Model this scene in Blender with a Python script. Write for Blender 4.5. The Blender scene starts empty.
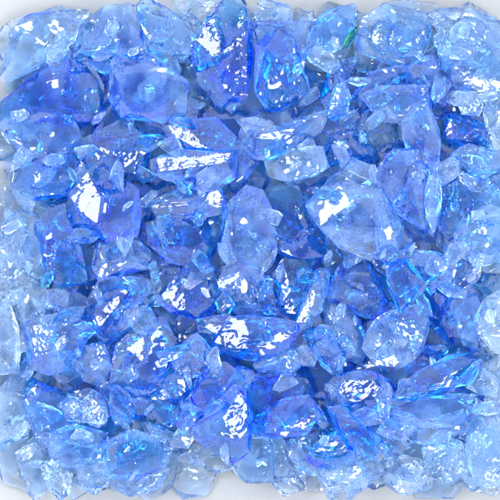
import bpy, bmesh, math, random
import numpy as np
from mathutils import Vector, noise

# ---------------------------------------------------------------- camera, light, exposure
scene = bpy.context.scene
H = 1.30            # camera height above the table (m)
ZREF = 0.030        # height at which 500 photo pixels span SPAN metres
SPAN = 0.20
cam_d = bpy.data.cameras.new('camera'); cam = bpy.data.objects.new('camera', cam_d)
scene.collection.objects.link(cam); scene.camera = cam
cam.location = (0, 0, H); cam.rotation_euler = (0, 0, 0)
cam_d.sensor_width = 36; cam_d.lens = 36 * (H - ZREF) / SPAN
cam_d.clip_start = 0.05; cam_d.clip_end = 50
cam_d.dof.use_dof = True; cam_d.dof.focus_distance = H - 0.030; cam_d.dof.aperture_fstop = 14

world = bpy.data.worlds.new('World'); scene.world = world; world.use_nodes = True
wn = world.node_tree.nodes; wl = world.node_tree.links
bg = wn['Background']
tc = wn.new('ShaderNodeTexCoord'); sep = wn.new('ShaderNodeSeparateXYZ'); wl.new(tc.outputs['Generated'], sep.inputs[0])
cr = wn.new('ShaderNodeValToRGB'); wl.new(sep.outputs['Z'], cr.inputs[0])
cr.color_ramp.elements[0].position = 0.0; cr.color_ramp.elements[0].color = (0.86, 0.93, 1.0, 1)
cr.color_ramp.elements[1].position = 1.0; cr.color_ramp.elements[1].color = (0.14, 0.16, 0.20, 1)
e = cr.color_ramp.elements.new(0.30); e.color = (0.86, 0.93, 1.0, 1)
e = cr.color_ramp.elements.new(0.78); e.color = (0.78, 0.86, 0.97, 1)
e = cr.color_ramp.elements.new(0.90); e.color = (0.30, 0.34, 0.40, 1)
wl.new(cr.outputs[0], bg.inputs[0]); bg.inputs[1].default_value = 2.1

def softbox(name, direction, dist, size, power, color):
    ld = bpy.data.lights.new(name, 'AREA'); ld.shape = 'SQUARE'; ld.size = size; ld.energy = power; ld.color = color
    o = bpy.data.objects.new(name, ld); scene.collection.objects.link(o)
    d = Vector(direction).normalized(); o.location = d * dist
    o.rotation_euler = d.to_track_quat('Z', 'Y').to_euler()
    return d
KEY = softbox('key_softbox', (-0.42, 0.50, 1.0), 1.1, 0.26, 2.35, (1.0, 0.985, 0.96))
FILL = softbox('fill_softbox', (0.62, -0.30, 1.0), 1.1, 0.20, 1.6, (0.97, 0.985, 1.0))

softbox('added_glint_lamp_front', (0.15, -0.85, 1.0), 1.1, 0.14, 0.75, (1.0, 1.0, 1.0))  # added lamp, only there to put more sparkle on the facets
softbox('added_glint_lamp_left', (-0.75, -0.25, 1.0), 1.1, 0.12, 0.55, (1.0, 1.0, 1.0))  # another added lamp, for extra glints from the left

scene.view_settings.view_transform = 'Standard'; scene.view_settings.look = 'None'
scene.view_settings.exposure = 0.90; scene.view_settings.gamma = 1.0
scene.render.engine = 'CYCLES'
cy = scene.cycles
cy.max_bounces = 24; cy.transmission_bounces = 24; cy.diffuse_bounces = 4; cy.glossy_bounces = 6
cy.volume_bounces = 0; cy.use_adaptive_sampling = True; cy.adaptive_threshold = 0.13; cy.adaptive_min_samples = 12; cy.caustics_refractive = True; cy.caustics_reflective = True; cy.blur_glossy = 0.3
cy.sample_clamp_indirect = 1.5; cy.use_denoising = True
try: cy.denoiser = 'OPENIMAGEDENOISE'; cy.denoising_prefilter = 'ACCURATE'
except Exception: pass

PX = SPAN / 500.0
def at(px, py, z):
    """point of the table scene seen at photo pixel (px, py) when it lies at height z"""
    k = (H - z) / (H - ZREF) * PX
    return (px - 250) * k, (250 - py) * k

# ---------------------------------------------------------------- materials
def absorb(color, density, mat):
    nt = mat.node_tree
    v = nt.nodes.new('ShaderNodeVolumeAbsorption'); v.inputs['Color'].default_value = (*color, 1); v.inputs['Density'].default_value = density
    nt.links.new(v.outputs[0], nt.nodes['Material Output'].inputs['Volume'])

BASE = 290.0
BRIGHT_HAZE = (0.30, 0.54, 1.0); MILK = (0.02, 0.14)  # colour and amount of the painted haze that lifts the glass
_mats = {}
def glass(tint, style):
    """style: clear / rippled / crackled / frosted ; tint 0..3 = how deep the blue"""
    tint = max(tint, 0.2); tint = round(tint * 5) / 5 if tint >= 0.5 else round(tint * 10) / 10
    key = (tint, style)
    if key in _mats: return _mats[key]
    m = bpy.data.materials.new('glass_%s_%d' % (style, int(tint * 10))); m.use_nodes = True; nt = m.node_tree
    for n in list(nt.nodes):
        if n.type == 'BSDF_PRINCIPLED': nt.nodes.remove(n)
    N = nt.nodes.new; L = nt.links.new
    g = N('ShaderNodeBsdfGlass'); g.distribution = 'GGX'; g.inputs['IOR'].default_value = 1.5
    g.inputs['Color'].default_value = (1, 1, 1, 1)
    # milky blue haze painted into every face to brighten the glass
    bright_haze = BRIGHT_HAZE if tint < 1.2 else (0.10, 0.42, 1.0)
    df = N('ShaderNodeBsdfDiffuse'); df.inputs['Color'].default_value = (*bright_haze, 1); mx = N('ShaderNodeMixShader')
    L(g.outputs[0], mx.inputs[1]); L(df.outputs[0], mx.inputs[2]); L(mx.outputs[0], nt.nodes['Material Output'].inputs['Surface'])
    t = N('ShaderNodeTexCoord'); oi = N('ShaderNodeObjectInfo')
    add = N('ShaderNodeVectorMath'); add.operation = 'ADD'; L(t.outputs['Object'], add.inputs[0])
    mul = N('ShaderNodeMath'); mul.operation = 'MULTIPLY'; mul.inputs[1].default_value = 3.0; L(oi.outputs['Random'], mul.inputs[0]); L(mul.outputs[0], add.inputs[1])
    def noise_tex(scale, detail, rough=0.5, dist=0.0):
        n = N('ShaderNodeTexNoise'); n.inputs['Scale'].default_value = scale; n.inputs['Detail'].default_value = detail
        n.inputs['Roughness'].default_value = rough; n.inputs['Distortion'].default_value = dist; L(add.outputs[0], n.inputs['Vector']); return n.outputs[0]
    b = N('ShaderNodeBump'); b.inputs['Strength'].default_value = 0.8
    if style == 'clear':
        b.inputs['Distance'].default_value = 0.00010; h = noise_tex(170, 1.5, 0.45)
    elif style == 'rippled':      # hackle marks of the fracture: distorted rings
        wv = N('ShaderNodeTexWave'); wv.wave_type = 'RINGS'; wv.inputs['Scale'].default_value = 90; wv.inputs['Distortion'].default_value = 14
        wv.inputs['Detail'].default_value = 1; wv.inputs['Detail Scale'].default_value = 1.2; L(add.outputs[0], wv.inputs['Vector'])
        h = wv.outputs['Fac']; b.inputs['Distance'].default_value = 0.00010
    else:                         # chipped and crazed, in patches
        p_ = noise_tex(330, 1.5, 0.5); r = N('ShaderNodeMath'); r.operation = 'MAXIMUM'; r.inputs[1].default_value = 0.52; L(p_, r.inputs[0])
        h = r.outputs[0]; b.inputs['Distance'].default_value = 0.0006 if style == 'crackled' else 0.0012
        g.inputs['Roughness'].default_value = 0.02 if style == 'crackled' else 0.10
    mr = N('ShaderNodeMapRange'); mr.inputs['From Min'].default_value = 0.35; mr.inputs['From Max'].default_value = 0.75
    mr.inputs['To Min'].default_value = MILK[0]; mr.inputs['To Max'].default_value = MILK[1] * (1.5 if style == 'frosted' else 1.0)
    dm = 0.4 if tint >= 1.2 else (0.9 if tint >= 0.8 else 1.0)
    mr.inputs['To Min'].default_value *= dm; mr.inputs['To Max'].default_value *= dm
    L(noise_tex(75, 2, 0.6) if style != 'clear' else h, mr.inputs['Value']); L(mr.outputs[0], mx.inputs[0])
    L(h, b.inputs['Height']); L(b.outputs[0], g.inputs['Normal'])
    if style in ('clear', 'rippled'): g.inputs['Roughness'].default_value = 0.0
    absorb((0.06, 0.555 + 0.12 * min(tint, 1.8), 0.985), BASE * (tint if tint < 1.2 else 1.2 + (tint - 1.2) * 0.7) * (0.6 if tint < 0.45 else 1.0), m)
    _mats[key] = m
    return m

def paper_material():
    m = bpy.data.materials.new('white_table_paper'); m.use_nodes = True; nt = m.node_tree
    p = nt.nodes['Principled BSDF']; p.inputs['Base Color'].default_value = (0.28, 0.28, 0.28, 1); p.inputs['Roughness'].default_value = 0.6
    p.inputs['Specular IOR Level'].default_value = 0.2
    n = nt.nodes.new('ShaderNodeTexNoise'); n.inputs['Scale'].default_value = 900; n.inputs['Detail'].default_value = 4
    b = nt.nodes.new('ShaderNodeBump'); b.inputs['Distance'].default_value = 0.00003; b.inputs['Strength'].default_value = 0.4
    nt.links.new(n.outputs[0], b.inputs['Height']); nt.links.new(b.outputs[0], p.inputs['Normal'])
    return m

# ---------------------------------------------------------------- the surface the pile lies on
bm = bmesh.new(); bmesh.ops.create_grid(bm, x_segments=8, y_segments=8, size=1.2)
me = bpy.data.meshes.new('table_surface'); bm.to_mesh(me); bm.free(); me.materials.append(paper_material())
ground = bpy.data.objects.new('table_surface', me); scene.collection.objects.link(ground); ground['kind'] = 'structure'
ground['label'] = 'smooth cool white surface under the glass pile'

# ---------------------------------------------------------------- one shard of broken glass
def inside(poly, x, y):
    c = False; n = len(poly)
    for i in range(n):
        x1, y1 = poly[i]; x2, y2 = poly[i - 1]
        if (y1 > y) != (y2 > y) and x < (x2 - x1) * (y - y1) / (y2 - y1) + x1: c = not c
    return c

def hull(points):
    b = bmesh.new()
    for p in points: b.verts.new(p)
    res = bmesh.ops.convex_hull(b, input=b.verts)
    dead = {g for g in res['geom_interior'] + res['geom_unused'] if isinstance(g, bmesh.types.BMVert)}
    bmesh.ops.delete(b, geom=[v for v in dead if v.is_valid], context='VERTS')
    lone = [v for v in b.verts if not v.link_faces]
    bmesh.ops.delete(b, geom=lone, context='VERTS')
    return b

def rough_solid(poly, thick, glints, rnd, r, cuts):
    n = len(poly)
    pts = []
    for (x, y) in poly:                                              # the rim, at uneven heights
        z = rnd.uniform(-0.22, 0.18) * thick
        pts.append([x, y, z])
        if rnd.random() < 0.5: pts.append([x * 0.97, y * 0.97, z - rnd.uniform(0.15, 0.35) * thick])
    tx, ty = rnd.uniform(-0.2, 0.2) * r, rnd.uniform(-0.2, 0.2) * r   # top is an off-centre ridge
    slx, sly = rnd.uniform(-0.22, 0.22), rnd.uniform(-0.22, 0.22)
    for (x, y) in poly:
        k = rnd.uniform(0.35, 0.82)
        if rnd.random() < 0.62:
            px, py = x * k + tx * (1 - k), y * k + ty * (1 - k)
            pts.append([px, py, thick * rnd.uniform(0.30, 0.5) * (1.15 - 0.5 * k) + slx * px + sly * py])
        if rnd.random() < 0.6:
            k = rnd.uniform(0.3, 0.8)
            pts.append([x * k, y * k, -thick * rnd.uniform(0.3, 0.52)])
    planes = []
    for (gp, lamp) in glints:
        hv = (Vector((0, 0, 1)) + lamp).normalized()
        gx = sum(p[0] for p in gp) / len(gp); gy = sum(p[1] for p in gp) / len(gp)
        planes.append((gp, hv, gx, gy, thick * 0.36))
    def plane_z(pl, x, y):
        gp, hv, gx, gy, gz = pl
        return gz - (hv.x * (x - gx) + hv.y * (y - gy)) / hv.z
    for pl in planes:
        for p in pts:
            gr = max(math.hypot(q[0] - pl[2], q[1] - pl[3]) for q in pl[0])
            far = max(0.0, math.hypot(p[0] - pl[2], p[1] - pl[3]) - gr * 0.7)
            lim = plane_z(pl, p[0], p[1]) - 0.08 * thick - 0.42 * far
            lim = max(lim, -0.15 * thick)
            if p[2] > lim: p[2] = lim
    for i, pl in enumerate(planes):
        for (x, y) in pl[0]:
            z = min([plane_z(q, x, y) for q in planes])
            pts.append([x, y, z])
    bm = hull(pts)
    for c in range(rnd.randint(5, 8) if cuts is None else cuts):
        an = rnd.uniform(0, 6.283); tilt = math.radians(rnd.choice([14, 22, 30, 40, 52, 68]))
        nn = Vector((math.cos(an) * math.sin(tilt), math.sin(an) * math.sin(tilt), math.cos(tilt) * rnd.choice([1, 1, 1, -1])))
        sup = max(v.co.dot(nn) for v in bm.verts); low = min(v.co.dot(nn) for v in bm.verts)
        dcut = sup - rnd.uniform(0.05, 0.16) * (sup - low)
        if any(Vector((x, y, plane_z(pl, x, y))).dot(nn) > dcut - 0.3 for pl in planes for (x, y) in pl[0]): continue
        bmesh.ops.bisect_plane(bm, geom=bm.verts[:] + bm.edges[:] + bm.faces[:], plane_co=nn * dcut, plane_no=nn, clear_outer=True)
        cos = [v.co.copy() for v in bm.verts]; bm.free(); bm = hull(cos)
    bmesh.ops.dissolve_limit(bm, angle_limit=math.radians(4), verts=bm.verts, edges=bm.edges)
    return bm, planes

def shard_mesh(name, poly, thick, glints, rnd, scoops=5, edge=1.6, bubbles=0, cracks=0, cuts=None):
    """outline in photo pixels relative to its centre (y up); a fractured, scooped solid; z=0 is its lowest point. metres."""
    r = max(math.hypot(x, y) for x, y in poly)
    best = None
    for attempt in range(7):          # keep the try whose other facets stay away from mirroring the lamps
        bm, planes = rough_solid(poly, thick, glints, rnd, r, cuts)
        bm.normal_update(); bad = 0.0
        for f in bm.faces:
            for L_ in (KEY, FILL):
                hv = (Vector((0, 0, 1)) + L_).normalized()
                if f.normal.dot(hv) > 0.991:
                    c = f.calc_center_median()
                    if not any(inside(pl[0], c.x, c.y) for pl in planes): bad += f.calc_area()
        if best is None or bad < best[0]:
            if best: best[1].free()
            best = (bad, bm, planes)
        else: bm.free()
        if bad < 0.01 * r * r: break
    _, bm, planes = best
    # glint corner/edge roundings are left crisp; chamfer the rest very slightly
    bmesh.ops.triangulate(bm, faces=bm.faces)
    target = max(edge, r / 20)
    for _ in range(7):
        long = [e for e in bm.edges if e.calc_length() > target * 1.5]
        if not long: break
        bmesh.ops.subdivide_edges(bm, edges=long, cuts=1, use_grid_fill=True)
        bmesh.ops.triangulate(bm, faces=[f for f in bm.faces if len(f.verts) > 3])
    bm.normal_update()
    V = np.array([v.co[:] for v in bm.verts]); 
    lock = np.zeros(len(V), bool)
    for pl in planes:
        gp, hv, gx, gy, gz = pl
        d = (V[:, 0] - gx) * hv.x + (V[:, 1] - gy) * hv.y + (V[:, 2] - gz) * hv.z
        lock |= np.abs(d) < 0.25
    # conchoidal scoops: spheres biting shallowly into the solid
    bm.verts.ensure_lookup_table()
    nv = len(V)
    for s in range(scoops):
        v = bm.verts[rnd.randrange(nv)]
        nrm = v.normal + Vector((rnd.uniform(-.5, .5), rnd.uniform(-.5, .5), rnd.uniform(-.5, .5)))
        nrm.normalize(); R = rnd.choice([0.4, 0.8, 1.2, 1.8, 2.4]) * r * rnd.uniform(0.8, 1.2); depth = rnd.uniform(0.05, 0.13) * min(thick, r)
        c = np.array(v.co[:]) + np.array(nrm[:]) * (R - depth)
        d = V - c; L = np.linalg.norm(d, axis=1); hit = (L < R) & ~lock & (R - L < depth * 1.4)
        k = rnd.choice([0, 0, 1]) * rnd.uniform(0.12, 0.3); w = rnd.uniform(6, 11); e0 = V[rnd.randrange(nv)]
        V[hit] = c + d[hit] / L[hit][:, None] * R
        if k:
            q = np.linalg.norm(V - e0, axis=1)
            nn = d / np.maximum(L, 1e-6)[:, None]
            V[hit] += nn[hit] * (k * np.sin(q[hit] * 2 * math.pi / w))[:, None]
    off = Vector((rnd.uniform(0, 900), rnd.uniform(0, 900), rnd.uniform(0, 900)))
    for i in range(nv):
        p = Vector(V[i])
        if lock[i]:
            a = noise.noise(p * 0.10 + off) * 0.25 - abs(noise.noise(p * 0.26 + off)) * 0.5; V[i] += np.array(bm.verts[i].normal[:]) * a; continue
        a = noise.noise(p * 0.05 + off) * 0.3 + abs(noise.noise(p * 0.17 + off)) * -0.35
        V[i] += np.array(bm.verts[i].normal[:]) * a
    zmin = V[:, 2].min(); V[:, 2] -= zmin
    for i, v in enumerate(bm.verts): v.co = V[i] * PX
    # cracks inside the glass: thin flat lens-shaped air gaps
    tv = V[:, 2].max()
    for c in range(cracks):
        rad = r * rnd.uniform(0.16, 0.42); k0 = rnd.uniform(0, 0.45); an = rnd.uniform(0, 6.283)
        pc = Vector((math.cos(an) * r * k0, math.sin(an) * r * k0, tv * rnd.uniform(0.45, 0.7)))
        if not inside([(x * .75, y * .75) for x, y in poly], pc.x, pc.y): continue
        q = Vector((rnd.gauss(0, 1), rnd.gauss(0, 1), rnd.gauss(0, 0.8))).normalized(); u = q.orthogonal().normalized(); w = q.cross(u)
        zmax = abs(u.z) + abs(w.z)
        rad = min(rad, 0.30 * tv / max(zmax, 0.05)); nn_ = 10; bend = rnd.uniform(-0.25, 0.25); aa = rnd.uniform(0.5, 1.0)
        ph = [rnd.uniform(0.7, 1.15) for _ in range(nn_)]
        rims = []; 
        for ring in (0.35, 0.7, 1.0):
            rims.append([(math.cos(6.283 * i / nn_) * rad * ring * ph[i], math.sin(6.283 * i / nn_) * rad * ring * ph[i] * aa) for i in range(nn_)])
        for s_ in (1, -1):
            def pt(x, y, e): 
                d2 = (x * x + y * y) / (rad * rad + 1e-9)
                wob = noise.noise(Vector((x * 0.25, y * 0.25, c)) + off) * 0.6
                return bm.verts.new((pc + u * x + w * y + q * (bend * rad * d2 + wob + s_ * 0.16 * e)) * PX)
            cen = pt(0, 0, 1); vs = [[pt(x, y, e) for x, y in rg] for rg, e in zip(rims, (0.9, 0.6, 0.02))]
            for i in range(nn_):
                j = (i + 1) % nn_; fs = [(cen, vs[0][i], vs[0][j])] + [(vs[m][i], vs[m + 1][i], vs[m + 1][j], vs[m][j]) for m in (0, 1)]
                for fv in fs: bm.faces.new(fv if s_ < 0 else fv[::-1])
    # air bubbles frozen in the glass
    for b in range(bubbles):
        p = V[rnd.randrange(nv)] * np.array([0.8, 0.8, 1]); p = p + (np.array([0, 0, V[:, 2].max() * 0.5]) - p) * rnd.uniform(0.2, 0.7)
        if not inside([(x * .9, y * .9) for x, y in poly], p[0], p[1]): continue
        rad = rnd.choice([0.35, 0.5, 0.5, 0.8, 1.1])
        ret = bmesh.ops.create_icosphere(bm, subdivisions=2, radius=rad * PX)
        for v in ret['verts']: v.co += Vector(p * PX)
        bmesh.ops.reverse_faces(bm, faces=list({f for v in ret['verts'] for f in v.link_faces}))
    me = bpy.data.meshes.new(name); bm.to_mesh(me); bm.free()
    me.polygons.foreach_set('use_smooth', [True] * len(me.polygons))
    me.set_sharp_from_angle(angle=math.radians(13))
    return me, V

# height map of the growing pile, 3 px cells
CELL = 3.0; GN = 190; G0 = -35.0
top = np.zeros((GN, GN)); RECORD = []
def drop(V, cx, cy, bite):
    ix = np.clip(((V[:, 0] + cx - G0) / CELL).astype(int), 0, GN - 1); iy = np.clip(((cy - V[:, 1] - G0) / CELL).astype(int), 0, GN - 1)
    lo = np.full((GN, GN), np.inf); hi = np.full((GN, GN), -np.inf)
    np.minimum.at(lo, (iy, ix), V[:, 2]); np.maximum.at(hi, (iy, ix), V[:, 2])
    m = np.isfinite(lo)
    need = (top - lo)[m]
    z = max(0.0, float(np.percentile(need, bite)))
    top[m] = np.maximum(top[m], hi[m] + z)
    return z

def place(label, tint, thick, poly, glints=(), style='clear', group=None, seed=0, bite=82, scoops=5, bubbles=0, cracks=0, cuts=None, zoff=0.0, grow=1.0, name='glass_shard', mat=None):
    rnd = random.Random(seed)
    cx = sum(p[0] for p in poly) / len(poly); cy = sum(p[1] for p in poly) / len(poly)
    loc = [((x - cx) * grow, (cy - y) * grow) for x, y in poly]
    gl = [([(x - cx, cy - y) for x, y in gp], {'K': KEY, 'F': FILL}[l]) for gp, l in glints]
    me, V = shard_mesh(name, loc, thick, gl, rnd, scoops=scoops, bubbles=bubbles, cracks=cracks, cuts=cuts)
    z = drop(V, cx, cy, bite) + zoff
    mid = z + V[:, 2].max() * 0.5
    o = bpy.data.objects.new(name, me); scene.collection.objects.link(o)
    x, y = at(cx, cy, mid * PX)
    k = (H - mid * PX) / (H - ZREF)
    o.location = (x, y, z * PX + 0.00012); o.scale = (k, k, 1)
    me.materials.append(mat or glass(tint, style))
    RECORD.append((cx, cy, label)) if 'buried' not in label else None
    o['label'] = label; o['category'] = 'glass shard'; o['group'] = group or 'blue glass shards of the pile'
    return o

# ---------------------------------------------------------------- the buried bed of the pile
def blob(rnd, cx, cy, r, squash=None, lo=0.72, hi=1.2, least=4):
    n = rnd.randint(least, 7); a0 = rnd.uniform(0, 6.28); q = squash or rnd.uniform(0.5, 0.95); t = rnd.uniform(0, 3.14)
    out = []
    for i in range(n):
        a = a0 + (i + rnd.uniform(-0.38, 0.38)) * 6.283 / n; k = r * rnd.uniform(lo, hi)
        x, y = math.cos(a) * k, math.sin(a) * k * q
        out.append((cx + x * math.cos(t) - y * math.sin(t), cy + x * math.sin(t) + y * math.cos(t)))
    return out
PILE = [(-12, 60), (20, 28), (90, 12), (130, 8), (250, 14), (300, 32), (330, 24), (430, 24), (500, 34), (515, 60), (515, 482), (440, 482), (330, 474),
        (290, 470), (238, 456), (190, 458), (150, 478), (50, 478), (6, 452), (-12, 400)]
bed = random.Random(11)
k = 0
for layer, (step, r0, r1, margin) in enumerate(((58, 34, 41, 0), (50, 32, 38, 14))):
    for gy in range(12):
        for gx in range(12):
            x = 0 + gx * step + (step / 2 if (gy + layer) % 2 else 0) + bed.uniform(-7, 7); y = 34 + layer * 12 + gy * step * 0.82 + bed.uniform(-6, 6)
            ok = inside(PILE, x, y) and (not margin or all(inside(PILE, x + dx, y + dy) for dx, dy in ((margin, 0), (-margin, 0), (0, margin), (0, -margin))))
            if not ok or x > 508: continue
            edge_d = min(x, y - 20, 520 - x, 470 - y)
            tint = 0.3 if edge_d < 30 else bed.choice([0.7, 0.9, 1.1, 1.2])
            place('blue glass shard lying buried in the pile under the upper shards', tint, bed.uniform(12, 18), blob(bed, x, y, bed.uniform(r0, r1), bed.uniform(0.78, 1), 0.9, 1.15, 6),
                  style=bed.choice(['clear', 'clear', 'rippled']), group='shards buried under the pile', seed=1000 + k, bite=72)
            k += 1

# ---------------------------------------------------------------- the shards one can see, traced one by one, lowest first
# (level, tint, thickness px, style, bubbles, label, outline, [(glint outline, lamp)])
S = []
def s(*a): S.append(a)
s(0, .15, 15, 'crackled', 4, 'colourless pale shard at the top edge left of the dark egg-shaped shard', [(165,0),(185,-8),(228,-4),(206,30),(196,36),(180,20)], [])
s(0, .35, 14, 'clear', 0, 'pale flat six-sided shard at the top edge right of the dark egg-shaped shard', [(252,8),(262,-2),(288,4),(301,18),(295,27),(270,30),(254,24)], [])
s(0, .2, 10, 'clear', 0, 'tiny pale shard standing at the gap in the top edge', [(300,12),(314,8),(315,22),(308,32),(297,28)], [])
s(0, .1, 15, 'crackled', 0, 'colourless frosty shard at the top edge left of the glittering corner shard', [(422,14),(440,8),(462,7),(472,14),(458,34),(430,32)], [])
s(0, .1, 12, 'frosted', 3, 'milky colourless shard on the left edge below the top left corner piece', [(-10,150),(13,160),(18,195),(10,232),(-10,240)], [])
s(0, .3, 16, 'clear', 3, 'very pale flat shard lying at the bottom edge left of centre', [(103,470),(150,474),(178,468),(164,490),(130,497),(104,488)], [])
s(0, .1, 15, 'clear', 4, 'nearly colourless rounded shard alone at the lower edge beside the white gap', [(165,482),(168,462),(194,455),(217,474),(208,496),(182,500)], [([(188,478),(198,472),(199,479),(190,481)],'K')])
s(0, .35, 15, 'clear', 2, 'pale shard poking out of the bottom left corner', [(18,462),(45,455),(50,490),(36,503),(25,492)], [])
s(0, .1, 17, 'clear', 6, 'clear lumpy colourless shard at the bottom edge below the long dark strut', [(372,462),(393,452),(420,458),(437,480),(412,497),(384,492),(370,480)], [])
s(0, .3, 16, 'rippled', 2, 'pale tapered shard at the bottom edge between the round-ended one and the bowl', [(262,440),(288,430),(310,455),(305,490),(284,497),(270,482)], [([(263,438),(272,444),(279,455),(270,450)],'K')])
s(0, .25, 14, 'clear', 0, 'pale shard filling the right edge under the long pale lens', [(480,365),(510,350),(510,405),(484,402)], [])
s(0, .4, 14, 'clear', 0, 'greyish pale shard in the lower left hollow beside the dark-hearted long shard', [(140,420),(165,425),(195,440),(185,452),(150,445)], [])
s(0, .4, 14, 'clear', 0, 'small pale shard on the right edge below the glittering corner shard', [(480,92),(510,80),(510,112),(486,110)], [])

s(0, .3, 15, 'clear', 2, 'pale shard at the bottom left between the corner piece and the rounded one above it', [(14,440),(44,432),(66,446),(60,466),(30,470),(12,458)], [])
s(0, .3, 15, 'clear', 2, 'pale shard in the notch of the lower edge right of the lone colourless one', [(186,444),(214,440),(240,450),(238,470),(214,474),(192,462)], [])
s(0, .3, 15, 'clear', 2, 'pale shard at the lower edge wedged between the bowl and the pale tapered one', [(286,436),(318,430),(330,452),(324,478),(300,474),(288,456)], [])
s(0, .3, 15, 'clear', 2, 'pale shard at the lower edge between the frosty-topped one and the lumpy colourless one', [(348,440),(380,446),(388,474),(372,488),(354,478),(344,460)], [])
s(0, .3, 15, 'clear', 2, 'pale shard at the lower left edge between the bright-flash one and the tongue-shaped one', [(60,440),(92,444),(112,462),(100,482),(70,480),(56,462)], [])
s(1, .45, 22, 'clear', 10, 'large pale shard filling the top left corner with a dark smudge', [(-6,88),(0,52),(12,26),(25,11),(60,9),(86,10),(80,28),(68,44),(48,62),(22,74)], [([(74,38),(88,31),(89,34),(74,44)],'K')])
s(1, .7, 20, 'clear', 5, 'tall triangular shard at the top edge with small bright patches', [(72,46),(85,16),(110,2),(126,-4),(134,20),(148,52),(135,60),(100,58),(76,56)], [([(83,48),(92,45),(101,47),(99,51),(86,52)],'K'),([(126,38),(131,36),(132,48),(128,49)],'F')])
s(1, .7, 20, 'rippled', 0, 'long curved pale blue shard at the top edge left of the egg-shaped one', [(128,-4),(150,-6),(176,16),(194,34),(195,53),(160,53),(147,52),(138,24)], [([(145,26),(152,28),(152,40),(147,39)],'K')])
s(1, .8, 18, 'clear', 4, 'blue shard behind the kite-shaped shard under the six-sided pale one', [(250,22),(285,28),(315,22),(314,48),(300,62),(262,58),(250,45)], [])
s(1, .8, 20, 'clear', 4, 'wedge shard leaning at the top edge left of the green chip', [(308,30),(325,12),(354,4),(359,20),(347,45),(325,56),(310,50)], [])
s(1, .6, 22, 'crackled', 8, 'large pale glittering shard right of the green chip', [(360,22),(385,4),(400,15),(425,15),(434,40),(420,60),(395,72),(367,62),(356,42)], [([(405,36),(414,30),(423,38),(416,46)],'K')])
s(1, .5, 24, 'crackled', 6, 'large sparkling shard in the top right corner with white streaks', [(438,52),(455,18),(470,10),(512,28),(512,85),(475,97),(452,84)], [([(466,38),(474,20),(476,36),(466,54),(458,62),(452,66),(451,56)],'K'),([(482,25),(486,22),(487,44),(482,46)],'K')])
s(1, .1, 16, 'clear', 0, 'nearly colourless smooth shard at the right edge below the corner', [(478,112),(512,86),(512,165),(494,155),(485,134)], [])
s(1, 2.0, 18, 'clear', 3, 'dark blue angular shard left of the colourless right edge shard', [(446,112),(470,114),(484,124),(492,146),(466,152),(444,138)], [])
s(1, .4, 18, 'clear', 4, 'smooth pale shard on the left side under the dark-veined one', [(8,200),(38,203),(46,228),(49,282),(36,292),(15,262),(3,232)], [])
s(1, 1.7, 22, 'clear', 3, 'deep blue block in the centre left under the white-streaked fragments', [(148,224),(175,214),(226,218),(224,240),(202,268),(170,262),(150,244)], [])
s(1, .25, 16, 'rippled', 2, 'pale rippled shard on the left edge above the band-like one', [(-10,235),(14,238),(36,282),(16,302),(-10,306)], [([(6,258),(14,262),(10,270),(3,268)],'K')])
s(1, .25, 16, 'clear', 2, 'pale band-like shard standing on the left edge at mid-lower height', [(-10,306),(8,300),(18,325),(21,368),(4,382),(-10,380)], [([(9,306),(14,312),(20,338),(17,340)],'F')])
s(1, 2.2, 26, 'clear', 0, 'darkest blue shard sunk in a hollow right of centre', [(421,288),(440,283),(456,308),(462,332),(450,346),(434,332),(424,312)], [])
s(1, .25, 20, 'clear', 4, 'pale rounded shard near the bottom left corner', [(-6,395),(10,380),(32,384),(37,412),(34,440),(20,456),(4,450),(-6,430)], [([(4,406),(12,403),(14,407),(6,410)],'K')])
s(1, .35, 20, 'clear', 2, 'pale round-ended shard at the bottom edge left of centre line', [(232,455),(246,432),(270,430),(276,460),(271,486),(254,492),(236,478)], [])
s(1, .4, 18, 'crackled', 4, 'pale frosty-topped shard at the bottom edge under the ribbed bowl', [(309,462),(340,450),(362,458),(368,486),(346,502),(320,497)], [([(322,472),(345,466),(362,470),(352,482),(330,484)],'K')])
s(1, .4, 20, 'rippled', 4, 'pale folded shard near the lower right edge', [(418,440),(440,430),(465,445),(468,470),(450,486),(430,482)], [([(430,452),(445,448),(448,454),(434,458)],'K')])
s(1, .35, 20, 'crackled', 6, 'pale grainy shard in the bottom right corner with a thin white streak', [(467,424),(480,400),(512,404),(512,478),(484,490),(467,470)], [([(475,430),(478,428),(488,438),(485,440)],'K')])
s(1, .3, 17, 'clear', 3, 'pale shard in the bottom left with a bright flash', [(46,470),(66,462),(76,466),(73,490),(60,500),(50,490)], [([(41,465),(44,464),(45,474),(42,474)],'K')])
s(1, .35, 17, 'clear', 2, 'pale tongue-shaped shard at the bottom edge left', [(77,458),(110,458),(109,484),(92,497),(79,487)], [])
s(1, 1.5, 18, 'clear', 4, 'dark blue shard right of the small rounded pair at the lower left', [(144,400),(160,384),(187,393),(187,420),(167,426),(147,416)], [([(168,422),(175,420),(176,425),(170,427)],'K')])
s(1, .8, 18, 'clear', 4, 'medium blue shard between the large sparkling corner shard and the long blade', [(405,66),(432,52),(450,82),(446,108),(425,100),(408,88)], [])
s(1, 1.0, 18, 'crackled', 5, 'blue shard at the right below the broad grainy one', [(445,240),(470,238),(482,275),(466,302),(442,288)], [])
s(1, 1.0, 18, 'clear', 3, 'blue shard above the right-hand pale lens', [(448,300),(470,285),(484,300),(474,330),(480,352),(458,345)], [])
s(1, 1.1, 18, 'clear', 6, 'blue shard under the rounded cluster on the left side', [(48,275),(66,288),(87,298),(90,322),(60,316),(48,300)], [])
s(1, .9, 18, 'clear', 5, 'blue shard between the shard with the white kite and the deep block', [(105,235),(140,232),(152,245),(160,265),(130,265),(100,280),(90,262)], [])
s(1, 1.0, 18, 'clear', 2, 'blue shard in the right centre between two tall slivers', [(372,200),(396,205),(412,240),(404,262),(380,262)], [])
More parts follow.
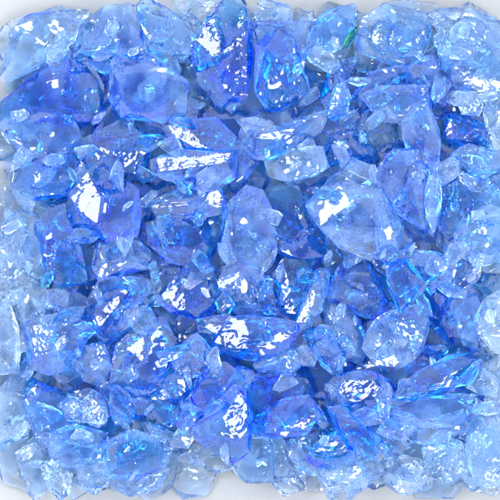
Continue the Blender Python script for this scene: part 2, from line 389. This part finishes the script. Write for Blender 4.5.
s(1, 1.7, 17, 'clear', 0, 'dark blue shard under the blade-edged lower right shard', [(385,350),(425,350),(450,345),(440,365),(400,385),(380,375)], [])
s(1, .5, 17, 'rippled', 2, 'pale blue shard under the twin blades at lower right', [(408,428),(440,420),(475,405),(470,430),(440,442),(415,445)], [])

s(2, 1.15, 24, 'clear', 14, 'broad blue shard at upper left with a long white highlight', [(-6,96),(24,72),(48,61),(68,48),(90,58),(101,85),(99,112),(80,126),(45,121),(20,114),(-6,120)], [([(65,74),(69,73),(86,92),(98,110),(96,117),(88,114),(74,92)],'F')])
s(2, 1.5, 18, 'clear', 4, 'small dark three-cornered shard below the long curved top shard', [(150,46),(168,41),(188,84),(168,74),(150,60)], [])
s(2, .9, 22, 'clear', 3, 'smooth blue shard with a pale square facet at upper left centre', [(100,60),(148,55),(190,84),(193,90),(186,112),(162,122),(122,116),(101,92)], [])
s(2, 1.5, 22, 'clear', 4, 'kite-shaped blue shard with dark tip right of the egg-shaped one', [(255,46),(278,31),(300,46),(312,92),(292,110),(270,112),(256,92)], [([(266,48),(270,58),(274,76),(278,96),(275,98),(270,78)],'F')])
s(2, 1.9, 17, 'clear', 0, 'dark blue curved shard just below the green chip', [(322,98),(329,66),(348,49),(361,51),(352,72),(338,106),(326,108)], [])
s(2, 1.2, 18, 'rippled', 2, 'long blade-like shard pointing right below the pale glittering one', [(350,92),(372,72),(404,64),(414,66),(398,84),(372,98),(354,102)], [])
s(2, .7, 18, 'crackled', 8, 'rough textured pale blue shard right of the small prism', [(358,96),(380,86),(404,84),(427,94),(430,112),(402,122),(376,122)], [([(416,88),(428,85),(427,96),(421,95)],'K')])
s(2, .9, 19, 'rippled', 4, 'upright blue shard below the rough textured one on the right', [(402,120),(424,100),(440,120),(439,162),(426,180),(412,164),(404,142)], [])
s(2, .8, 16, 'clear', 0, 'grey tinted prism wedged left of the sparkling top right shard', [(432,38),(443,30),(449,42),(452,68),(444,60),(436,48)], [([(440,44),(444,42),(451,64),(448,64)],'K')])
s(2, .1, 15, 'clear', 2, 'small white rounded shard near the right edge', [(455,98),(463,90),(476,90),(484,104),(479,116),(462,114)], [([(460,96),(474,93),(480,104),(476,112),(464,110)],'K')])
s(2, 1.0, 22, 'clear', 12, 'bubbly blue shard on the left under the one with the long highlight', [(-4,120),(40,113),(74,116),(84,140),(64,164),(42,174),(24,162),(-4,148)], [])
s(2, 1.5, 19, 'rippled', 6, 'dark fluted shard on the left edge side below the bubbly one', [(10,170),(30,158),(60,166),(77,150),(82,168),(62,198),(38,202),(16,192)], [([(34,176),(38,174),(40,186),(37,188)],'K')])
s(2, 1.6, 20, 'clear', 14, 'dark blue sparkling shard left of the white kite facet', [(30,232),(45,214),(64,202),(76,228),(86,278),(66,290),(48,275),(40,246)], [([(45,234),(52,232),(53,238),(47,240)],'K')])
s(2, 1.4, 20, 'clear', 10, 'dark blue shard above the white kite facet', [(84,140),(122,120),(150,127),(160,150),(152,174),(116,172),(90,166)], [([(113,152),(119,154),(124,172),(120,172)],'F')])
s(2, 1.5, 18, 'crackled', 6, 'dark blue shard with a lacy white facet below the egg-shaped one', [(162,128),(180,120),(216,118),(236,138),(233,153),(204,154),(176,146)], [([(166,125),(184,125),(208,149),(196,148),(178,138)],'K')])
s(2, .7, 18, 'rippled', 5, 'shard with white streaked edges above the deep blue block', [(148,202),(188,186),(222,186),(230,214),(194,221),(158,217)], [([(151,206),(185,202),(186,205),(158,209)],'K'),([(200,196),(218,190),(216,196),(204,202)],'F')])
s(2, 1.0, 20, 'clear', 4, 'slender blue shard standing left of the clear folded one', [(228,186),(231,152),(248,112),(262,120),(259,162),(242,184)], [])
s(2, .8, 17, 'rippled', 4, 'wide flat shard with a small white corner under the kite-shaped one', [(240,138),(290,122),(333,108),(336,120),(308,146),(272,160),(242,156)], [([(277,136),(296,128),(290,137),(284,140)],'K')])
s(2, 1.1, 19, 'clear', 4, 'blue shard right of the clear folded one', [(322,168),(330,138),(358,130),(375,146),(373,160),(346,168)], [])
s(2, 1.4, 22, 'clear', 22, 'dark shard full of tiny bubbles right of the centre with a white square', [(258,194),(300,180),(318,218),(332,254),(292,258),(262,242),(254,212)], [([(295,240),(307,239),(308,252),(301,259),(297,258)],'K')])
s(2, 1.0, 21, 'clear', 4, 'tall blue shard at right centre beside two slivers', [(374,176),(394,152),(418,152),(430,190),(436,232),(430,256),(412,242),(394,212)], [([(402,152),(412,158),(420,172),(410,162)],'F')])
s(2, 1.1, 20, 'rippled', 3, 'upright blue shard right of the narrow pale sliver', [(440,174),(460,168),(469,200),(461,240),(442,246),(436,220)], [([(468,204),(472,206),(472,212),(468,212)],'K')])
s(2, .7, 20, 'crackled', 8, 'grainy pale blue shard at the right edge above mid height', [(464,170),(512,164),(512,212),(476,217),(462,192)], [])
s(2, .6, 20, 'clear', 6, 'broad grainy pale shard at the right edge at mid height', [(458,216),(490,206),(512,214),(512,262),(472,268),(454,246)], [])
s(2, 2.2, 22, 'clear', 3, 'very dark blue smooth shard at the left centre beside the rounded dark one', [(148,288),(180,258),(210,268),(224,300),(202,320),(166,313)], [([(178,306),(186,307),(186,310),(180,310)],'K')])
s(2, .5, 18, 'clear', 4, 'pale shard at lower left holding a small dark inner facet', [(10,300),(26,275),(46,290),(51,320),(42,360),(22,350)], [([(24,298),(32,290),(33,302),(26,305)],'K')])
s(2, .9, 20, 'crackled', 4, 'rounded shard with a frosted white patch at the lower left', [(25,322),(60,314),(88,324),(92,345),(78,366),(50,374),(28,366)], [([(30,326),(55,323),(53,342),(50,356),(34,356)],'K')])
s(2, .7, 20, 'clear', 10, 'clear blue shard just below the centre of the pile', [(233,252),(262,272),(275,298),(284,316),(236,313),(224,290)], [([(217,282),(223,284),(226,288),(219,288)],'K'),([(240,275),(243,273),(255,300),(252,300)],'F')])
s(2, 1.8, 20, 'clear', 6, 'deep blue shard with a white forked facet below the bubble-filled one', [(270,276),(284,260),(312,263),(304,300),(296,318),(282,314)], [([(285,298),(291,304),(296,297),(296,314),(287,313)],'K')])
s(2, 1.2, 22, 'clear', 5, 'blue shard lying behind the blunt lens at the lower centre', [(225,396),(250,370),(275,364),(305,380),(318,402),(298,425),(268,432),(240,428)], [])
s(2, .9, 19, 'clear', 5, 'blue shard at lower right of the long dark strut', [(355,420),(376,404),(402,420),(407,446),(392,462),(370,446)], [])
s(2, .8, 18, 'clear', 5, 'wide smooth blue shard low on the right with two dark blades', [(374,396),(400,408),(450,400),(472,394),(484,410),(452,426),(414,428),(382,416)], [])
s(2, 1.3, 19, 'rippled', 0, 'ribbed bowl-shaped shard with a glittering rim at lower centre', [(306,455),(322,440),(338,430),(358,450),(352,462),(332,470),(312,466)], [([(310,450),(330,438),(348,446),(338,449),(320,452)],'K')])
s(2, .9, 20, 'rippled', 4, 'blue shard at the lower left holding up the small rounded pair', [(22,402),(44,385),(60,393),(78,420),(66,440),(42,450),(28,430)], [([(24,404),(28,392),(38,382),(36,396),(28,408)],'K')])
s(2, .7, 19, 'clear', 5, 'pale blue shard under the small rounded pair at the lower left', [(48,432),(74,424),(110,434),(116,455),(92,470),(62,466),(46,452)], [])
s(2, 1.3, 19, 'clear', 10, 'long shard with a dark heart along the lower left edge', [(100,446),(130,430),(164,438),(184,450),(166,466),(130,481),(104,475)], [([(120,462),(140,462),(168,455),(150,468),(126,470)],'F')])
s(2, 1.1, 19, 'clear', 8, 'blue shard between the large diamond and the rounded pair', [(98,380),(124,394),(150,392),(162,410),(136,420),(108,410)], [([(66,345),(76,348),(78,354),(70,352)],'K')][:0])
s(2, 1.0, 18, 'clear', 4, 'blue shard with a white almond facet left of the large diamond', [(84,345),(104,342),(112,368),(104,388),(84,380),(76,362)], [([(95,350),(101,345),(108,358),(106,361),(99,358)],'K')])
s(2, 2.0, 14, 'clear', 0, 'small dark wedge right of the rounded pair at the lower left', [(108,402),(126,414),(130,430),(114,424)], [])
s(2, 1.0, 18, 'rippled', 4, 'blue shard with striped highlights below the white star facet', [(250,352),(292,345),(302,362),(290,378),(262,372),(246,364)], [([(282,352),(294,351),(294,358),(283,358)],'K'),([(283,368),(292,366),(292,372),(284,372)],'K')])
s(2, 1.1, 18, 'clear', 4, 'blue shard tucked under the rounded translucent rock', [(366,250),(402,250),(420,262),(400,272),(384,268)], [])
s(2, .9, 18, 'clear', 4, 'blue shard at right bordering the darkest hollow below', [(405,250),(436,252),(455,262),(450,282),(430,286),(412,272)], [([(432,262),(440,258),(444,262),(436,268)],'F')])
s(2, 1.6, 18, 'rippled', 4, 'dark blue shard left of the tall leaning shard at lower centre', [(150,380),(172,368),(198,378),(190,400),(168,402)], [([(176,380),(186,376),(186,392),(180,396)],'F')])

s(3, 2.2, 34, 'crackled', 10, 'dark egg-shaped glittering shard standing out at the top edge', [(194,62),(192,36),(213,12),(226,-2),(242,-2),(251,22),(251,60),(246,94),(232,110),(215,100),(200,82)], [([(238,32),(247,32),(247,54),(241,58),(237,48)],'K'),([(222,84),(232,92),(236,90),(231,96),(226,94)],'K'),([(198,40),(206,44),(214,58),(204,54)],'F'),([(222,20),(232,14),(236,28),(226,34)],'K')])
s(3, 1.0, 17, 'rippled', 0, 'small upright prism with a dark side under the green chip', [(326,112),(334,86),(345,82),(351,98),(347,118),(334,122)], [([(332,104),(336,88),(342,88),(337,106),(327,116)],'K')])
s(3, 1.1, 22, 'clear', 10, 'shard carrying the bright white kite-shaped facet', [(65,182),(85,165),(112,170),(146,198),(142,234),(106,241),(76,222)], [([(71,198),(86,169),(101,198),(98,224),(81,212)],'K'),([(116,156),(122,172),(124,190),(119,186)],'K')][:1])
s(3, 1.0, 19, 'crackled', 6, 'shard with a broad crumpled white facet left of centre', [(152,160),(180,150),(236,150),(233,178),(212,196),(180,187),(154,180)], [([(156,158),(184,154),(231,153),(226,163),(200,165),(160,172)],'K')])
s(3, .5, 18, 'rippled', 3, 'clear folded shard with pale wavy lines near the upper centre', [(262,157),(284,146),(331,143),(329,166),(312,176),(290,182),(268,176)], [([(289,178),(322,168),(326,170),(300,178),(292,181)],'K')])
s(3, .5, 26, 'clear', 14, 'large rounded pale rock with a white pointed facet right of centre', [(305,202),(312,182),(330,168),(352,160),(371,168),(386,200),(401,226),(396,250),(370,258),(340,246),(322,228)], [([(320,226),(328,200),(343,195),(355,200),(338,210)],'K'),([(380,228),(390,226),(395,238),(386,240)],'F')])
s(3, .6, 24, 'clear', 10, 'clear glassy upright shard in the very centre of the pile', [(224,212),(246,188),(262,192),(272,212),(276,250),(263,288),(236,280),(222,250)], [([(230,200),(240,196),(243,212),(235,218)],'F')])
s(3, .7, 14, 'clear', 0, 'narrow pale sliver standing in the right centre', [(424,192),(434,165),(442,188),(441,214),(434,232),(427,220)], [([(438,172),(441,180),(442,200),(440,210)],'K')])
s(3, .7, 15, 'clear', 0, 'shard with a white triangular facet near the right edge', [(450,152),(470,144),(498,152),(504,166),(484,178),(464,172)], [([(467,158),(492,153),(491,162),(484,171)],'K')])
s(3, 1.5, 26, 'clear', 16, 'large rounded dark blue shard left of the centre with tiny bright chips', [(88,302),(100,280),(121,265),(150,269),(159,290),(152,311),(130,330),(106,345),(91,326)], [([(96,318),(101,320),(105,332),(100,328)],'K'),([(122,290),(128,292),(130,300),(124,298)],'F')])
s(3, 1.3, 24, 'clear', 12, 'large diamond-shaped blue shard at lower left centre', [(106,372),(114,340),(134,325),(156,309),(175,340),(168,366),(150,391),(125,396)], [([(158,364),(168,362),(166,370),(160,374)],'K')])
s(3, .8, 20, 'rippled', 3, 'small round shard with swirled surface below the very dark one', [(172,362),(184,339),(199,334),(211,350),(209,370),(196,379),(178,377)], [])
s(3, 1.9, 16, 'clear', 3, 'small dark blue shard touching the white star facet on its left', [(194,320),(228,314),(238,326),(212,344),(200,336)], [([(213,332),(224,326),(226,328),(216,334)],'K')])
s(3, 1.3, 20, 'rippled', 5, 'shard with a jagged white star-shaped facet and striped edge', [(212,346),(230,318),(246,316),(292,318),(299,331),(285,350),(256,362),(236,356)], [([(214,342),(231,318),(243,317),(250,333),(248,348),(232,348)],'K'),([(256,346),(280,332),(294,330),(282,345),(262,356)],'F')])
s(3, .7, 19, 'clear', 3, 'pale upright splinter right of the forked white facet', [(298,324),(304,296),(318,268),(331,260),(328,288),(322,310),(306,332)], [([(296,322),(312,290),(318,290),(306,322)],'F')])
s(3, .7, 26, 'clear', 14, 'large translucent rock with a bright rim right of the centre', [(324,292),(334,264),(360,259),(376,265),(386,285),(389,305),(376,319),(354,316),(336,308)], [])
s(3, 1.1, 22, 'clear', 6, 'smooth rounded blue shard left of the darkest hollow', [(386,266),(406,259),(426,284),(423,300),(411,311),(395,312),(388,290)], [])
s(3, .3, 20, 'clear', 8, 'long pale lens-shaped shard at the right edge', [(473,322),(484,300),(512,284),(512,355),(488,350)], [])
s(3, .6, 22, 'crackled', 8, 'shard with a patch of white scales below the translucent rock', [(322,298),(340,305),(360,320),(369,350),(366,366),(346,358),(328,332)], [([(332,326),(338,322),(345,334),(352,345),(344,346)],'K')])
s(3, 1.0, 18, 'clear', 2, 'small three-sided blue shard left of the white-scaled one', [(307,332),(318,320),(334,334),(343,360),(341,376),(326,372),(312,352)], [])
s(3, .6, 22, 'clear', 10, 'broad pale blue shard left below the darkest hollow', [(368,332),(398,312),(424,304),(435,330),(426,350),(402,366),(376,364),(364,348)], [([(375,318),(385,312),(396,318),(388,326)],'F')])
s(3, 1.6, 18, 'rippled', 0, 'long blade-edged shard pointing down left on the lower right', [(384,404),(418,372),(448,356),(476,350),(481,366),(460,384),(424,396),(396,408)], [([(424,392),(446,376),(470,364),(474,372),(452,386)],'F')])
s(3, 1.2, 21, 'crackled', 5, 'shard with a finely speckled frosted white top at lower right', [(325,390),(338,374),(372,370),(392,384),(386,408),(356,420),(334,411)], [([(338,392),(346,380),(372,380),(382,388),(374,398),(352,402)],'K')])
s(3, 2.4, 15, 'clear', 0, 'long narrow dark blue strut slanting down at the lower right', [(324,404),(334,398),(364,436),(392,448),(386,464),(360,456),(340,432)], [])
s(3, 1.4, 20, 'clear', 5, 'blunt lens-shaped blue shard with a pale belly at lower centre', [(243,432),(262,412),(285,398),(308,396),(322,414),(306,434),(276,438)], [([(275,432),(300,418),(318,414),(306,430),(286,436)],'F')])
s(3, 1.1, 24, 'clear', 5, 'tall leaning blue shard below the white star facet', [(184,424),(197,378),(222,350),(245,362),(242,396),(214,412),(192,432)], [([(208,406),(220,398),(226,410),(214,412)],'F')])
s(3, 1.1, 22, 'clear', 7, 'bulky blue shard with blistered white flank at lower centre', [(188,434),(204,418),(222,402),(236,384),(245,392),(252,416),(247,436),(250,450),(236,464),(212,450)], [([(232,404),(240,392),(247,404),(247,430),(240,438),(232,420)],'K'),([(222,418),(228,416),(230,428),(225,430)],'K')])
s(3, .4, 17, 'crackled', 6, 'small round frosty shard, left one of the rounded pair', [(57,406),(68,396),(82,398),(90,412),(84,424),(68,420)], [([(60,406),(70,400),(78,404),(76,412),(66,414)],'K')])
s(3, .3, 18, 'rippled', 4, 'small smooth pale shard, right one of the rounded pair', [(80,404),(92,390),(102,396),(110,418),(104,430),(92,432),(82,422)], [([(88,398),(92,396),(92,414),(89,416)],'F')])
s(3, 2.2, 10, 'clear', 0, 'thin dark triangular blade at the tip of the long lower right shard', [(446,388),(460,376),(476,360),(481,366),(472,384)], [])
LV = {0: 72, 1: 76, 2: 82, 3: 86}
for i, (lv, tint, th, style, bub, label, poly, gl) in enumerate(S):
    place(label, tint if tint <= 1 else tint * 1.15, th, poly, gl, style, seed=40 + i - (5 if lv else 0) + (500 if 'long white highlight' in label else 0), bite=LV[lv], scoops=14 if label.startswith('dark egg') else 5, cuts=1 if label.startswith('dark egg') else None, bubbles=(bub + 1) // 2, cracks=5 if lv > 1 else 3, grow=1.07 if lv else 1.0)

def teal_glass():
    m = glass(0.5, 'clear').copy(); m.name = 'glass_green'
    for n in m.node_tree.nodes:
        if n.type == 'VOLUME_ABSORPTION': n.inputs['Color'].default_value = (0.0, 0.76, 0.62, 1); n.inputs['Density'].default_value = 1300
        if n.type == 'MAP_RANGE': n.inputs['To Min'].default_value = n.inputs['To Max'].default_value = 0.0
    return m
place('only green chip of glass in the pile near the top edge', 1, 14, [(341,50),(348,33),(357,25),(356,36),(349,47)], [], 'clear', seed=7, bite=95, scoops=2,
      group='odd coloured chips', mat=teal_glass(), zoff=3)


# ---------------------------------------------------------------- small splinters wedged in the gaps between the large shards
rnd = random.Random(21)
big = [q for q in RECORD if len(q[2].split()) <= 10]
used = set(); spots = []
for _ in range(4000):
    if len(spots) >= 120: break
    x, y = rnd.uniform(6, 496), rnd.uniform(22, 468)
    if math.hypot(x - 350, y - 37) < 30 or math.hypot(x - 222, y - 50) < 42 or not inside(PILE, x, y) or any(math.hypot(x - a, y - b) < 21 for a, b in spots): continue
    iy, ix = int((y - G0) / CELL), int((x - G0) / CELL)
    around = top[iy - 8:iy + 9, ix - 8:ix + 9]
    if top[iy, ix] > np.percentile(around, 55) or top[iy, ix] < 8: continue       # only where the pile dips
    edge = min(x, y - 15, 500 - x, 475 - y) < 40
    tint, word = (0.3, 'pale') if edge or rnd.random() < 0.4 else (rnd.choice([0.8, 1.3, 2.0]), 'blue')
    for a, b, lab in sorted(big, key=lambda q: math.hypot(q[0] - x, q[1] - y)):
        side = ('right of' if x > a else 'left of') if abs(x - a) > abs(y - b) else ('below' if y > b else 'above')
        text = 'small %s splinter %s the %s' % (word, side, lab)
        if text not in used: break
    used.add(text); spots.append((x, y))
    place(text, tint, rnd.uniform(6, 12), blob(rnd, x, y, rnd.choice([9, 12, 16, 20, 24]) * rnd.uniform(0.9, 1.1), rnd.uniform(0.3, 0.7)), style='clear', seed=3000 + len(spots), bite=55, scoops=3, cracks=2,
          group='small splinters between the shards', name='glass_splinter')

# ---------------------------------------------------------------- splinters and crumbs of glass lying on the pile
rnd = random.Random(5)
bm = bmesh.new()
for _ in range(150):
    x, y = rnd.uniform(0, 500), rnd.uniform(20, 470)
    if not inside(PILE, x, y): continue
    h = top[int((y - G0) / CELL), int((x - G0) / CELL)]
    if h < 8: continue
    r = rnd.choice([0.5, 0.6, 0.8, 1.0, 1.3]) 
    wx, wy = at(x, y, h * PX)
    vs = [bm.verts.new((wx + rnd.gauss(0, 1) * r * PX, wy + rnd.gauss(0, 1) * r * PX, (h + rnd.uniform(-1.2, 0.6) + rnd.gauss(0, 0.5) * r) * PX)) for _ in range(6)]
    res = bmesh.ops.convex_hull(bm, input=vs)
    dead = {g for g in res['geom_interior'] + res['geom_unused'] if isinstance(g, bmesh.types.BMVert)}
    bmesh.ops.delete(bm, geom=list(dead), context='VERTS')
me = bpy.data.meshes.new('glass_crumbs'); bm.to_mesh(me); bm.free(); me.materials.append(glass(0.3, 'clear'))
o = bpy.data.objects.new('glass_crumbs', me); scene.collection.objects.link(o)
o['kind'] = 'stuff'; o['category'] = 'glass crumbs'; o['label'] = 'tiny splinters and crumbs of glass sprinkled over the shards'
